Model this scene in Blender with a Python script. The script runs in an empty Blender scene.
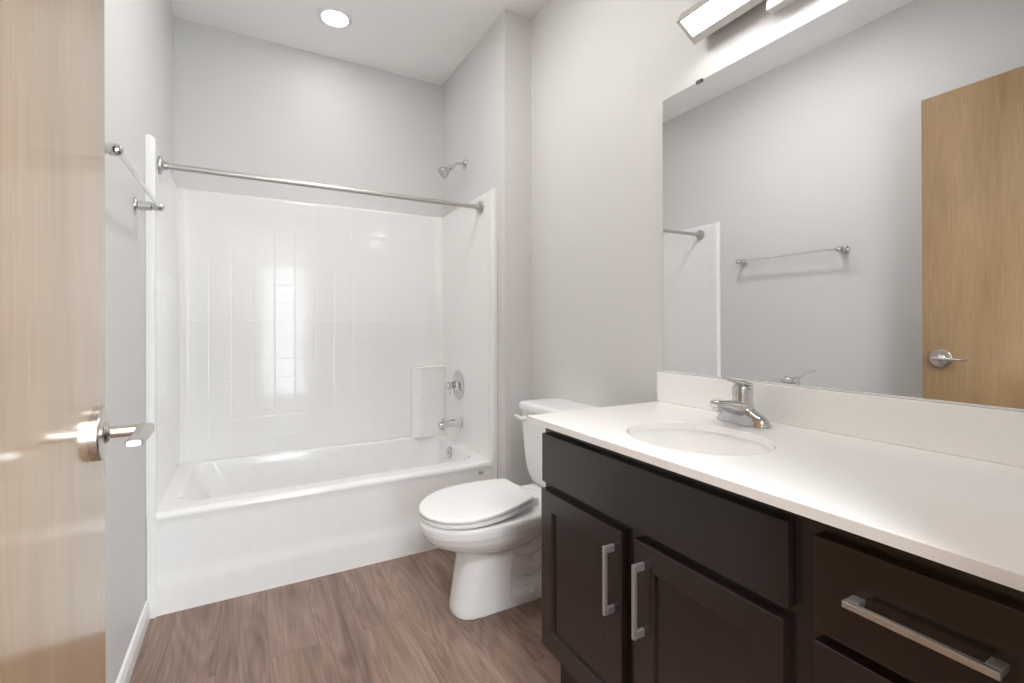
import bpy, bmesh, math, random
from mathutils import Vector, Matrix
from math import pi, sin, cos, radians

random.seed(4)
SC = bpy.context.scene
COL = SC.collection

# ------------------------------------------------------------------ camera, sky, exposure
cam_d = bpy.data.cameras.new('camera')
cam_d.sensor_fit = 'HORIZONTAL'
cam_d.sensor_width = 36.0
cam_d.lens = 474.263 * 36.0 / 1024.0
cam_d.shift_y = -(341.5 - 324.98) / 1024.0
cam_d.clip_start = 0.02
cam = bpy.data.objects.new('camera', cam_d)
COL.objects.link(cam)
cam.location = (0.3445, 0.0, 1.1335)
_yaw = radians(29.1193)
_fw = Vector((sin(_yaw), cos(_yaw), 0.0))
_rt = Vector((cos(_yaw), -sin(_yaw), 0.0))
_up = Vector((0, 0, 1))
_r = radians(-0.1104)
_rt2 = _rt * cos(_r) + _up * sin(_r)
_up2 = _rt2.cross(_fw)
cam.rotation_euler = Matrix((_rt2, _up2, -_fw)).transposed().to_euler()
SC.camera = cam

world = bpy.data.worlds.new('daylight')
SC.world = world
world.use_nodes = True
_bg = world.node_tree.nodes['Background']
_bg.inputs['Color'].default_value = (0.86, 0.925, 1.0, 1)
_bg.inputs['Strength'].default_value = 8.5

SC.view_settings.view_transform = 'Standard'
SC.view_settings.look = 'None'
SC.view_settings.gamma = 1.0
SC.view_settings.use_curve_mapping = False
SC.view_settings.exposure = 0.54
SC.cycles.use_denoising = True
SC.cycles.max_bounces = 14
SC.cycles.diffuse_bounces = 8
SC.cycles.glossy_bounces = 6
SC.cycles.sample_clamp_indirect = 6.0
SC.cycles.caustics_reflective = False
SC.cycles.caustics_refractive = False

E_CAN = 30.0        # recessed ceiling lamp over the tub
E_DISC_FILL = 46.0       # added broad fill lamp on the ceiling, out of view
E_HALL_FILL = 36.0      # added fill lamp in the hall, out of view
E_VAN = 16.0        # vanity lamp diffuser
WARM = (1.0, 0.985, 0.965, 1)

# ------------------------------------------------------------------ materials
def mat(name, base=(0.8, 0.8, 0.8), rough=0.5, metal=0.0, spec=0.5, coat=0.0, coat_rough=0.05):
    m = bpy.data.materials.new(name)
    m.use_nodes = True
    b = m.node_tree.nodes['Principled BSDF']
    b.inputs['Base Color'].default_value = (*base, 1)
    b.inputs['Roughness'].default_value = rough
    b.inputs['Metallic'].default_value = metal
    b.inputs['Specular IOR Level'].default_value = spec
    b.inputs['Coat Weight'].default_value = coat
    b.inputs['Coat Roughness'].default_value = coat_rough
    return m

class NT:
    def __init__(s, m):
        s.t = m.node_tree; s.n = s.t.nodes; s.l = s.t.links
        s.b = s.n['Principled BSDF']
    def add(s, typ, **kw):
        n = s.n.new(typ)
        for k, v in kw.items():
            if k in n.inputs.keys() and not hasattr(type(n), k):
                n.inputs[k].default_value = v
            else:
                setattr(n, k, v)
        return n
    def link(s, a, b): s.l.new(a, b)
    def math(s, op, a, b=None, c=None):
        n = s.n.new('ShaderNodeMath'); n.operation = op
        for i, v in enumerate((a, b, c)):
            if v is None: continue
            if isinstance(v, (int, float)): n.inputs[i].default_value = v
            else: s.link(v, n.inputs[i])
        return n.outputs[0]
    def coord(s, kind='Object'):
        return s.n.new('ShaderNodeTexCoord').outputs[kind]
    def mapping(s, vec, scale=(1, 1, 1), loc=(0, 0, 0)):
        n = s.n.new('ShaderNodeMapping')
        n.inputs['Scale'].default_value = scale; n.inputs['Location'].default_value = loc
        s.link(vec, n.inputs['Vector']); return n.outputs[0]
    def noise(s, vec, scale=5, detail=4, rough=0.5, dist=0.0):
        n = s.n.new('ShaderNodeTexNoise')
        n.inputs['Scale'].default_value = scale; n.inputs['Detail'].default_value = detail
        n.inputs['Roughness'].default_value = rough; n.inputs['Distortion'].default_value = dist
        s.link(vec, n.inputs['Vector']); return n
    def ramp(s, fac, stops):
        n = s.n.new('ShaderNodeValToRGB')
        e = n.color_ramp.elements
        while len(e) < len(stops): e.new(0.5)
        for x, (p, c) in zip(e, stops):
            x.position = p; x.color = (*c, 1)
        s.link(fac, n.inputs[0]); return n.outputs[0]
    def bump(s, h, strength=0.1, dist=0.001):
        n = s.n.new('ShaderNodeBump')
        n.inputs['Strength'].default_value = strength; n.inputs['Distance'].default_value = dist
        s.link(h, n.inputs['Height']); s.link(n.outputs[0], s.b.inputs['Normal']); return n

def painted(name, base, rough=0.55, scale=260, strength=0.12):
    m = mat(name, base, rough, spec=0.3)
    t = NT(m)
    n = t.noise(t.coord(), scale, 2, 0.5)
    t.bump(n.outputs['Fac'], strength, 0.0006)
    return m

def mottled(name, base, amount, scale, rough, spec=0.5, coat=0.0):
    m = mat(name, base, rough, spec=spec, coat=coat)
    t = NT(m)
    n = t.noise(t.coord(), scale, 3, 0.6)
    lo = tuple(c * (1 - amount) for c in base); hi = tuple(min(1, c * (1 + amount)) for c in base)
    t.link(t.ramp(n.outputs['Fac'], [(0.35, lo), (0.65, hi)]), t.b.inputs['Base Color'])
    return m

def brushed(name, base, rough, scale=(1, 1, 1), metal=1.0):
    m = mat(name, base, rough, metal)
    t = NT(m)
    n = t.noise(t.mapping(t.coord(), scale), 300, 2, 0.5)
    mr = t.add('ShaderNodeMapRange')
    t.link(n.outputs['Fac'], mr.inputs['Value'])
    mr.inputs['To Min'].default_value = rough * 0.8; mr.inputs['To Max'].default_value = rough * 1.2
    t.link(mr.outputs[0], t.b.inputs['Roughness'])
    return m

def wood(name, dark, mid, light, rough, along='Z', scale=1.0, coat=0.0, spec=0.5):
    m = mat(name, mid, rough, coat=coat, spec=spec, coat_rough=0.15)
    t = NT(m)
    co = t.coord()
    fine = {'X': (1.5, 40, 40), 'Y': (40, 1.5, 40), 'Z': (40, 40, 1.5)}[along]
    broad = {'X': (0.7, 6, 6), 'Y': (6, 0.7, 6), 'Z': (6, 6, 0.7)}[along]
    a = t.noise(t.mapping(co, tuple(f * scale for f in broad)), 1.3, 5, 0.55, 0.8)
    b = t.noise(t.mapping(co, tuple(f * scale for f in fine)), 3.0, 4, 0.6, 0.2)
    mix = t.math('ADD', t.math('MULTIPLY', a.outputs['Fac'], 0.65), t.math('MULTIPLY', b.outputs['Fac'], 0.35))
    t.link(t.ramp(mix, [(0.30, dark), (0.5, mid), (0.70, light)]), t.b.inputs['Base Color'])
    t.bump(b.outputs['Fac'], 0.025, 0.0005)
    return m

def veneer(name, dark, mid, light):
    m = mat(name, mid, 0.30, spec=0.5, coat=1.0, coat_rough=0.13)
    t = NT(m)
    co = t.coord()
    cloud = t.noise(t.mapping(co, (3.6, 3.6, 0.9)), 1.6, 4, 0.6, 0.4)
    fig = t.noise(t.mapping(co, (7, 7, 0.8)), 1.2, 3, 0.5, 0.6)
    line = t.noise(t.mapping(co, (150, 150, 5)), 1.0, 3, 0.6)
    rings = t.math('SINE', t.math('MULTIPLY', fig.outputs['Fac'], 55.0))
    f = t.math('ADD', t.math('MULTIPLY', cloud.outputs['Fac'], 0.55), t.math('MULTIPLY', line.outputs['Fac'], 0.33))
    f = t.math('ADD', f, t.math('MULTIPLY', rings, 0.018))
    f = t.math('ADD', f, t.math('MULTIPLY', fig.outputs['Fac'], 0.12))
    t.link(t.ramp(f, [(0.34, dark), (0.5, mid), (0.66, light)]), t.b.inputs['Base Color'])
    return m

def tile_panel(name, axis, base, pitch=0.108, z0=0.398):
    """glossy moulded acrylic with a square tile grid pressed in"""
    m = mat(name, base, 0.10, spec=0.40)
    t = NT(m)
    sep = t.add('ShaderNodeSeparateXYZ'); t.link(t.coord(), sep.inputs[0])
    def groove(o, off):
        u = t.math('FRACT', t.math('DIVIDE', t.math('ADD', o, off), pitch))
        d = t.math('ABSOLUTE', t.math('SUBTRACT', u, 0.5))         # 0.5 on the joint
        return t.math('SMOOTH_MIN', 1.0, t.math('MULTIPLY', t.math('SUBTRACT', 0.5, d), 26.0), 0.25)
    h = t.math('MINIMUM', groove(sep.outputs[axis], 10.0), groove(sep.outputs['Z'], 10.0 * pitch))
    ripple = t.noise(t.coord(), 7, 1, 0.4)
    h2 = t.math('ADD', h, t.math('MULTIPLY', ripple.outputs['Fac'], 2.0))
    t.bump(h2, 0.32, 0.0012)
    return m

def planks(name):
    m = mat(name, (0.3, 0.2, 0.16), 0.42, spec=0.4)
    t = NT(m)
    co = t.coord()
    sep = t.add('ShaderNodeSeparateXYZ'); t.link(co, sep.inputs[0])
    comb = t.add('ShaderNodeCombineXYZ')
    t.link(t.math('ADD', sep.outputs['Y'], 20.15), comb.inputs[0])
    t.link(t.math('ADD', sep.outputs['X'], 20 * 0.156 - 0.407 + 0.156 * 3), comb.inputs[1])
    br = t.add('ShaderNodeTexBrick')
    t.link(comb.outputs[0], br.inputs['Vector'])
    br.offset = 0.37; br.offset_frequency = 2; br.squash = 1.0
    for k, v in (('Scale', 1.0), ('Mortar Size', 0.0010), ('Mortar Smooth', 0.3), ('Bias', 0.0), ('Brick Width', 1.22), ('Row Height', 0.156)):
        br.inputs[k].default_value = v
    br.inputs['Color1'].default_value = (0, 0, 0, 1); br.inputs['Color2'].default_value = (1, 1, 1, 1)
    br.inputs['Mortar'].default_value = (0.5, 0.5, 0.5, 1)
    sh = t.add('ShaderNodeVectorMath', operation='SCALE'); t.link(br.outputs['Color'], sh.inputs[0]); sh.inputs['Scale'].default_value = 7.0
    ad = t.add('ShaderNodeVectorMath', operation='ADD'); t.link(co, ad.inputs[0]); t.link(sh.outputs[0], ad.inputs[1])
    v = ad.outputs[0]
    broad = t.noise(t.mapping(v, (9, 1.1, 1)), 1.0, 4, 0.55, 1.2)
    # cathedral figure: contour bands of a stretched noise field
    ring = t.noise(t.mapping(v, (5.5, 0.75, 1)), 1.0, 1, 0.4, 0.3)
    bands = t.math('SINE', t.math('MULTIPLY', ring.outputs['Fac'], 120.0))
    fine = t.noise(t.mapping(v, (105, 3.5, 1)), 1.0, 3, 0.65)
    f = t.math('ADD', t.math('MULTIPLY', broad.outputs['Fac'], 0.54), t.math('MULTIPLY', fine.outputs['Fac'], 0.34))
    f = t.math('ADD', f, t.math('MULTIPLY', bands, 0.038))
    tone = t.math('MULTIPLY', t.math('SUBTRACT', br.outputs['Color'], 0.5), 0.085)
    f = t.math('ADD', f, tone)
    c = t.ramp(f, [(0.24, (0.105, 0.068, 0.052)), (0.43, (0.222, 0.148, 0.114)), (0.64, (0.345, 0.245, 0.196))])
    mx = t.add('ShaderNodeMix', data_type='RGBA')
    t.link(t.math('MULTIPLY', br.outputs['Fac'], 0.65), mx.inputs[0])
    t.link(c, mx.inputs[6]); mx.inputs[7].default_value = (0.10, 0.065, 0.05, 1)
    t.link(mx.outputs[2], t.b.inputs['Base Color'])
    hh = t.math('SUBTRACT', t.math('MULTIPLY', fine.outputs['Fac'], 0.3), br.outputs['Fac'])
    t.bump(hh, 0.25, 0.0008)
    return m

def emitter(name, color, strength):
    m = bpy.data.materials.new(name); m.use_nodes = True
    b = m.node_tree.nodes['Principled BSDF']
    b.inputs['Base Color'].default_value = (0.8, 0.8, 0.8, 1)
    b.inputs['Roughness'].default_value = 0.4
    b.inputs['Emission Color'].default_value = color
    b.inputs['Emission Strength'].default_value = strength
    return m

def pane_glass(name):
    m = bpy.data.materials.new(name); m.use_nodes = True
    n = m.node_tree.nodes; l = m.node_tree.links
    n.remove(n['Principled BSDF'])
    tr = n.new('ShaderNodeBsdfTransparent'); tr.inputs[0].default_value = (0.95, 0.98, 0.97, 1)
    gl = n.new('ShaderNodeBsdfGlossy'); gl.inputs['Roughness'].default_value = 0.0
    fr = n.new('ShaderNodeFresnel'); fr.inputs['IOR'].default_value = 1.45
    mx = n.new('ShaderNodeMixShader')
    l.new(fr.outputs[0], mx.inputs[0]); l.new(tr.outputs[0], mx.inputs[1]); l.new(gl.outputs[0], mx.inputs[2])
    l.new(mx.outputs[0], n['Material Output'].inputs['Surface'])
    return m

M_WALL = painted('wall_paint', (0.655, 0.645, 0.636), 0.5)
M_CEIL = painted('ceiling_paint', (0.88, 0.875, 0.865), 0.7, 200, 0.2)
M_TRIM = mottled('white_trim_paint', (0.80, 0.80, 0.80), 0.02, 30, 0.35)
M_FLOOR = planks('vinyl_plank')
M_TUB = mottled('white_acrylic', (0.835, 0.83, 0.82), 0.01, 20, 0.11)
M_TILE_X = tile_panel('acrylic_tile_back', 'X', (0.825, 0.815, 0.805))
M_TILE_Y = tile_panel('acrylic_tile_side', 'Y', (0.845, 0.838, 0.828))
M_PORC = mottled('porcelain', (0.82, 0.82, 0.82), 0.01, 20, 0.07)
M_BASIN = mottled('sink_porcelain', (0.88, 0.87, 0.86), 0.01, 20, 0.08)
M_SEAT = mottled('seat_plastic', (0.83, 0.825, 0.815), 0.01, 20, 0.16)
M_CHROME = brushed('chrome', (0.64, 0.645, 0.65), 0.06)
M_FIX = mat('lamp_nickel', (0.70, 0.675, 0.64), 0.34, 0.75)
M_SATIN = mat('satin_nickel', (0.52, 0.50, 0.475), 0.36, 0.85)
M_NICKEL = brushed('brushed_nickel', (0.62, 0.59, 0.55), 0.26, (1, 1, 8))
M_ROD = mat('satin_steel', (0.50, 0.475, 0.45), 0.38, 0.85)
M_BRIGHT = brushed('bright_chrome', (0.80, 0.80, 0.80), 0.10)
M_QUARTZ = mottled('white_quartz', (0.885, 0.868, 0.85), 0.025, 420, 0.12)
M_ESP = wood('espresso_wood', (0.0095, 0.0058, 0.0048), (0.0150, 0.0091, 0.0075), (0.022, 0.0136, 0.0112), 0.24, 'Z', 1.0, 0.25, 0.5)
M_ESPH = wood('espresso_wood_horizontal', (0.0095, 0.0058, 0.0048), (0.0150, 0.0091, 0.0075), (0.022, 0.0136, 0.0112), 0.24, 'Y', 1.0, 0.25, 0.5)
M_BLACK = mottled('dark_recess', (0.012, 0.009, 0.008), 0.1, 30, 0.6)
M_DOOR = veneer('maple_veneer', (0.25, 0.150, 0.070), (0.325, 0.202, 0.100), (0.395, 0.255, 0.135))
M_MIRROR = mat('mirror_silvering', (0.84, 0.84, 0.838), 0.0, 1.0)
M_LAMP = emitter('vanity_diffuser_glow', WARM, E_VAN)
M_CAN = emitter('ceiling_lens_glow', WARM, E_CAN)
M_DISC_FILL = emitter('ceiling_disc_fill', WARM, E_DISC_FILL)
M_HALL_FILL = emitter('hall_disc_fill', (0.99, 0.985, 1.0, 1), E_HALL_FILL)
M_PANE = pane_glass('window_glass')
M_DARKCLIP = mottled('clip_dark_metal', (0.05, 0.05, 0.048), 0.1, 50, 0.3)
M_GREY = mottled('grey_print', (0.33, 0.33, 0.34), 0.05, 60, 0.4)

# ------------------------------------------------------------------ mesh helpers
def bx(bm, x0, x1, y0, y1, z0, z1, bev=0.0, seg=2):
    r = bmesh.ops.create_cube(bm, size=1)
    vs = r['verts']
    for v in vs:
        v.co = Vector(((x0 + x1) / 2 + v.co.x * (x1 - x0), (y0 + y1) / 2 + v.co.y * (y1 - y0), (z0 + z1) / 2 + v.co.z * (z1 - z0)))
    if bev > 0:
        es = list({e for v in vs for e in v.link_edges})
        bmesh.ops.bevel(bm, geom=es, offset=bev, segments=seg, affect='EDGES', profile=0.5)
    return bm

def ring_loft(bm, rings, cap0=True, cap1=True, closed=True):
    R = [[bm.verts.new(p) for p in r] for r in rings]
    n = len(R[0])
    for a, b in zip(R[:-1], R[1:]):
        for i in range(n if closed else n - 1):
            j = (i + 1) % n
            bm.faces.new((a[i], a[j], b[j], b[i]))
    if cap0: bm.faces.new(list(reversed(R[0])))
    if cap1: bm.faces.new(R[-1])
    return R

def tube(bm, pts, rad, n=20, cap=True, squash=None):
    """sweep; rad: float or list; squash: (a,b) cross-section multipliers"""
    pts = [Vector(p) for p in pts]
    if not isinstance(rad, (list, tuple)): rad = [rad] * len(pts)
    rings = []
    t0 = (pts[1] - pts[0]).normalized()
    ref = Vector((0, 0, 1)) if abs(t0.z) < 0.9 else Vector((1, 0, 0))
    nrm = (ref - t0 * ref.dot(t0)).normalized()
    for i, p in enumerate(pts):
        if i == 0: t = (pts[1] - pts[0])
        elif i == len(pts) - 1: t = (pts[-1] - pts[-2])
        else: t = (pts[i + 1] - pts[i]).normalized() + (pts[i] - pts[i - 1]).normalized()
        t.normalize()
        nrm = (nrm - t * nrm.dot(t)).normalized()
        bn = t.cross(nrm)
        sa, sb = squash if squash else (1, 1)
        rings.append([p + nrm * (cos(2 * pi * k / n) * rad[i] * sa) + bn * (sin(2 * pi * k / n) * rad[i] * sb) for k in range(n)])
    ring_loft(bm, rings, cap, cap)
    return bm

def lathe(bm, center, axis, prof, n=32):
    """prof: list of (radius, distance along axis)"""
    c = Vector(center); a = Vector(axis).normalized()
    ref = Vector((0, 0, 1)) if abs(a.z) < 0.9 else Vector((1, 0, 0))
    u = (ref - a * ref.dot(a)).normalized(); w = a.cross(u)
    rings = []
    for r, d in prof:
        r = max(r, 1e-4)
        rings.append([c + a * d + u * (cos(2 * pi * k / n) * r) + w * (sin(2 * pi * k / n) * r) for k in range(n)])
    ring_loft(bm, rings)
    return bm

def rrect(x0, x1, y0, y1, z, r, n=6):
    """rounded rectangle ring, 4*(n+1) points"""
    r = min(r, (x1 - x0) / 2 - 1e-4, (y1 - y0) / 2 - 1e-4)
    out = []
    for cx, cy, a0 in ((x1 - r, y1 - r, 0), (x0 + r, y1 - r, 90), (x0 + r, y0 + r, 180), (x1 - r, y0 + r, 270)):
        for k in range(n + 1):
            a = radians(a0 + 90 * k / n)
            out.append(Vector((cx + r * cos(a), cy + r * sin(a), z)))
    return out

def bez(p0, p1, p2, p3, n=10):
    p0, p1, p2, p3 = map(Vector, (p0, p1, p2, p3))
    return [p0 * (1 - t) ** 3 + p1 * 3 * t * (1 - t) ** 2 + p2 * 3 * t * t * (1 - t) + p3 * t ** 3 for t in (k / n for k in range(n + 1))]

ORIG = {}
def mesh_obj(name, bm, m, parent=None, origin=None, smooth=True, angle=38, bevel=0.0, kind=None, label=None, cat=None, group=None, wn=True):
    """one mesh object; geometry given in room coordinates"""
    bmesh.ops.recalc_face_normals(bm, faces=bm.faces)
    off = Vector(ORIG[parent.name]) if parent is not None else Vector(origin or (0, 0, 0))
    for v in bm.verts: v.co -= off
    me = bpy.data.meshes.new(name)
    bm.to_mesh(me); bm.free()
    for x in (m if isinstance(m, (list, tuple)) else [m]): me.materials.append(x)
    o = bpy.data.objects.new(name, me)
    COL.objects.link(o)
    if parent is not None: o.parent = parent
    else: o.location = off
    ORIG[o.name] = tuple(off)
    if smooth:
        me.polygons.foreach_set('use_smooth', [True] * len(me.polygons))
        if angle < 180: me.set_sharp_from_angle(angle=radians(angle))
        if wn:
            w = o.modifiers.new('weighted', 'WEIGHTED_NORMAL'); w.keep_sharp = True; w.weight = 80
    if bevel > 0:
        b = o.modifiers.new('bevel', 'BEVEL'); b.width = bevel; b.segments = 3; b.limit_method = 'ANGLE'; b.angle_limit = radians(40)
    if kind: o['kind'] = kind
    if label: o['label'] = label
    if cat: o['category'] = cat
    if group: o['group'] = group
    return o

def thing(name, loc, label, cat, group=None, kind=None):
    o = bpy.data.objects.new(name, None)
    COL.objects.link(o)
    o.location = loc; o.empty_display_size = 0.05
    o['label'] = label; o['category'] = cat
    if group: o['group'] = group
    if kind: o['kind'] = kind
    ORIG[o.name] = tuple(loc)
    return o

def struct(name, boxes, m, bevel=0.0, label=None, cat=None):
    bm = bmesh.new()
    for b in boxes: bx(bm, *b)
    return mesh_obj(name, bm, m, None, None, False, kind='structure', bevel=bevel, label=label, cat=cat)

# ------------------------------------------------------------------ dimensions (metres)
XR = 1.685; W = 1.524; YB = 3.105; YT = 2.292; ZC = 2.792; YW = 2.193; YN = 0.13
YC = 2.70                      # plumbing line of the shower
# ------------------------------------------------------------------ room shell
struct('floor', [(-1.6, 3.4, -1.75, YB + 0.1, -0.08, 0.0)], M_FLOOR, label='brown grey wood look vinyl plank floor', cat='floor')
struct('ceiling', [(-1.6, 3.4, -1.75, YB + 0.1, ZC, ZC + 0.1)], M_CEIL, label='flat white ceiling', cat='ceiling')
struct('wall_left', [(-0.12, 0.0, YN, YB + 0.1, 0, ZC)], M_WALL, label='light grey wall behind the open door and the towel bar', cat='wall')
struct('wall_back', [(0.0, W, YB, YB + 0.1, 0, ZC)], M_WALL, label='light grey wall above the back of the shower surround', cat='wall')
struct('wall_right', [(XR, XR + 0.12, YN, YB + 0.1, 0, ZC)], M_WALL, label='light grey wall behind the vanity, mirror and toilet', cat='wall')
struct('wall_end', [(W, XR, YW, YB + 0.1, 0, ZC)], M_WALL, label='narrow grey wall return between the tub and the toilet', cat='wall')
# wall with the doorway the picture is taken through, and the hall beyond it
DX0, DX1, DZ = 0.145, 1.02, 2.235
struct('wall_front', [(-1.6, DX0, 0.0, YN, 0, ZC), (DX1, 3.4, 0.0, YN, 0, ZC), (DX0, DX1, 0.0, YN, DZ, ZC)], M_WALL)
struct('trim_1', [(DX0 - 0.0, DX0 + 0.012, 0.0, YN, 0, DZ), (DX1 - 0.012, DX1, 0.0, YN, 0, DZ), (DX0, DX1, 0.0, YN, DZ - 0.012, DZ)], M_TRIM)
HW = -1.6
WINS = ((0.50, 1.13, 0.06, 2.06), (1.30, 2.90, 0.10, 2.45))  # first fits its reflection in the surround; second is added, unseen, for more light
_b = []
xs = [-1.6, WINS[0][0], WINS[0][1], WINS[1][0], WINS[1][1], 3.4]
for i in (0, 2, 4): _b.append((xs[i], xs[i + 1], HW - 0.12, HW, 0, ZC))
for x0, x1, z0, z1 in WINS: _b += [(x0, x1, HW - 0.12, HW, 0, z0), (x0, x1, HW - 0.12, HW, z1, ZC)]
struct('wall_hall', _b + [(-1.72, -1.6, HW, YN, 0, ZC), (3.4, 3.52, HW, YN, 0, ZC)], M_WALL)
for i, (x0, x1, z0, z1) in enumerate(WINS):
    bm = bmesh.new()
    ya, yb = HW - 0.09, HW - 0.03
    for b in ((x0, x0 + 0.04, ya, yb, z0, z1), (x1 - 0.04, x1, ya, yb, z0, z1), (x0 + 0.04, x1 - 0.04, ya, yb, z0, z0 + 0.06), (x0 + 0.04, x1 - 0.04, ya, yb, z1 - 0.06, z1)):
        bx(bm, *b)
    win = mesh_obj('window_%d' % (i + 1), bm, M_TRIM, smooth=False, kind='structure')
    bm = bmesh.new(); bx(bm, x0 + 0.04, x1 - 0.04, HW - 0.064, HW - 0.058, z0 + 0.06, z1 - 0.06)
    mesh_obj('glass_pane', bm, M_PANE, win, smooth=False)
    pl = bpy.data.lights.new('daylight_portal', 'AREA'); pl.shape = 'RECTANGLE'; pl.size = x1 - x0 - 0.08; pl.size_y = z1 - z0 - 0.12
    pl.cycles.is_portal = True
    po = bpy.data.objects.new('daylight_portal', pl); COL.objects.link(po)
    po.location = ((x0 + x1) / 2, HW - 0.10, (z0 + z1) / 2); po.rotation_euler = (radians(90), 0, 0)      # faces into the hall
# unseen hall lamp, added to brighten the bathroom through the doorway
t = thing('added_fill_lamp', (0.70, -0.75, ZC), 'added unseen fill lamp on the hall ceiling outside the bathroom door', 'ceiling light')
bm = bmesh.new()
lathe(bm, (0.70, -0.75, ZC - 0.0005), (0, 0, -1), [(0.450, 0), (0.450, 0.016), (0.445, 0.020), (0.0, 0.020)], 56); mesh_obj('fill_lamp_body', bm, M_TRIM, t)
bm = bmesh.new()
lathe(bm, (0.70, -0.75, ZC - 0.021), (0, 0, -1), [(0.430, 0), (0.430, 0.006), (0.35, 0.014), (0.20, 0.018), (0.0, 0.019)], 56); mesh_obj('diffuser', bm, M_HALL_FILL, t)

# baseboards
def baseboard(name, axis, a0, a1, face, sgn, lab=None):
    prof = [(0, 0), (0.013, 0), (0.013, 0.042), (0.0105, 0.052), (0.0085, 0.056), (0.0085, 0.064), (0.004, 0.072), (0, 0.074)]
    bm = bmesh.new(); rings = []
    for a in (a0, a1):
        rings.append([Vector((face + sgn * d, a, z)) if axis == 'Y' else Vector((a, face + sgn * d, z)) for d, z in prof])
    ring_loft(bm, rings)
    return mesh_obj(name, bm, M_TRIM, smooth=False, kind='structure', label=lab, cat='baseboard' if lab else None)
baseboard('baseboard_left', 'Y', YN, YT - 0.004, 0.0, 1, 'white baseboard along the foot of the left wall')
baseboard('baseboard_end', 'X', W + 0.002, XR, YW, -1)
baseboard('baseboard_right', 'Y', 1.235, YW - 0.014, XR, -1)

# ------------------------------------------------------------------ the open door
DOORX, DOORY = 0.151, 0.142
door = thing('door_1', (DOORX, DOORY, 0.0), 'tall flush maple door standing open along the left wall', 'door', kind='structure')
TH = 0.044; DW = 1.051 - DOORY; DTOP = 2.2176
bm = bmesh.new(); bx(bm, DOORX - TH, DOORX, DOORY, DOORY + DW, 0.012, DTOP)
mesh_obj('door_leaf', bm, M_DOOR, door, smooth=False, bevel=0.0012)
HY = DOORY + DW - 0.075; HZ = 0.963
def lever_set(s):
    """s=+1 on the room side"""
    f = DOORX if s > 0 else DOORX - TH
    bm = bmesh.new()
    lathe(bm, (f, HY, HZ), (s, 0, 0), [(0.043, 0.0), (0.043, 0.0105), (0.0415, 0.0125), (0.037, 0.0138), (0.018, 0.0145), (0.015, 0.018), (0.0095, 0.021), (0.0095, 0.055)], 48)
    h = mesh_obj('door_handle', bm, M_NICKEL, door, angle=30)
    bm = bmesh.new()
    x = f + s * 0.064
    rings = []
    for yy, dx, wx, hz in ((0.016, 0, 0.008, 0.006), (0.013, 0, 0.0115, 0.0082), (0, 0, 0.0125, 0.0088), (-0.02, 0.0005, 0.012, 0.0078), (-0.06, 0.002, 0.0112, 0.0066), (-0.095, 0.002, 0.0108, 0.0060), (-0.108, 0.001, 0.0106, 0.0058), (-0.111, 0.001, 0.009, 0.0046)):
        c = Vector((x + s * dx, HY + yy, HZ))
        rings.append([c + Vector((math.copysign(abs(cos(2 * pi * k / 24)) ** 0.6, cos(2 * pi * k / 24)) * wx, 0, math.copysign(abs(sin(2 * pi * k / 24)) ** 0.6, sin(2 * pi * k / 24)) * hz)) for k in range(24)])
    ring_loft(bm, rings)
    mesh_obj('lever', bm, M_NICKEL, h, angle=50)
lever_set(1); lever_set(-1)
# latch plate in the door edge and hinges at the other edge
bm = bmesh.new(); bx(bm, DOORX - 0.035, DOORX - 0.009, DOORY + DW - 0.001, DOORY + DW + 0.0012, HZ - 0.028, HZ + 0.028, 0.0005)
bx(bm, DOORX - 0.028, DOORX - 0.016, DOORY + DW, DOORY + DW + 0.009, HZ - 0.009, HZ + 0.009, 0.002)
mesh_obj('latch_plate', bm, M_NICKEL, door, smooth=False)
for z in (0.25, 1.1, 1.98):
    bm = bmesh.new(); tube(bm, [(DOORX + 0.004, DOORY - 0.006, z - 0.05), (DOORX + 0.004, DOORY - 0.006, z + 0.05)], 0.006, 14)
    mesh_obj('hinge', bm, M_NICKEL, door)
door.rotation_euler = (0, 0, radians(1.28))

# ------------------------------------------------------------------ bathtub
tub = thing('bathtub', (W / 2, YT, 0), 'white alcove bathtub with a smooth apron at the back of the room', 'bathtub')
bm = bmesh.new()
e = 0.002
X0, X1, Y0, Y1 = e, W - e, YT, YB - e
def outer(y0, z): return rrect(X0, X1, y0, Y1, z, 0.004, 6)
rings = [outer(Y0 - 0.002, 0.0), outer(Y0 - 0.002, 0.006), outer(Y0 - 0.001, 0.010), outer(Y0 - 0.001, 0.100), outer(Y0 + 0.001, 0.125), outer(Y0 + 0.004, 0.150),
         outer(Y0 + 0.005, 0.17), outer(Y0 + 0.005, 0.345), outer(Y0 + 0.002, 0.365), outer(Y0 + 0.0005, 0.375)]
for k in range(0, 7):
    a = radians(90 * k / 6)
    rings.append(rrect(X0, X1, Y0 + 0.022 * (1 - cos(a)), Y1, 0.376 + 0.022 * sin(a), 0.004, 6))
ZR = 0.398
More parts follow.
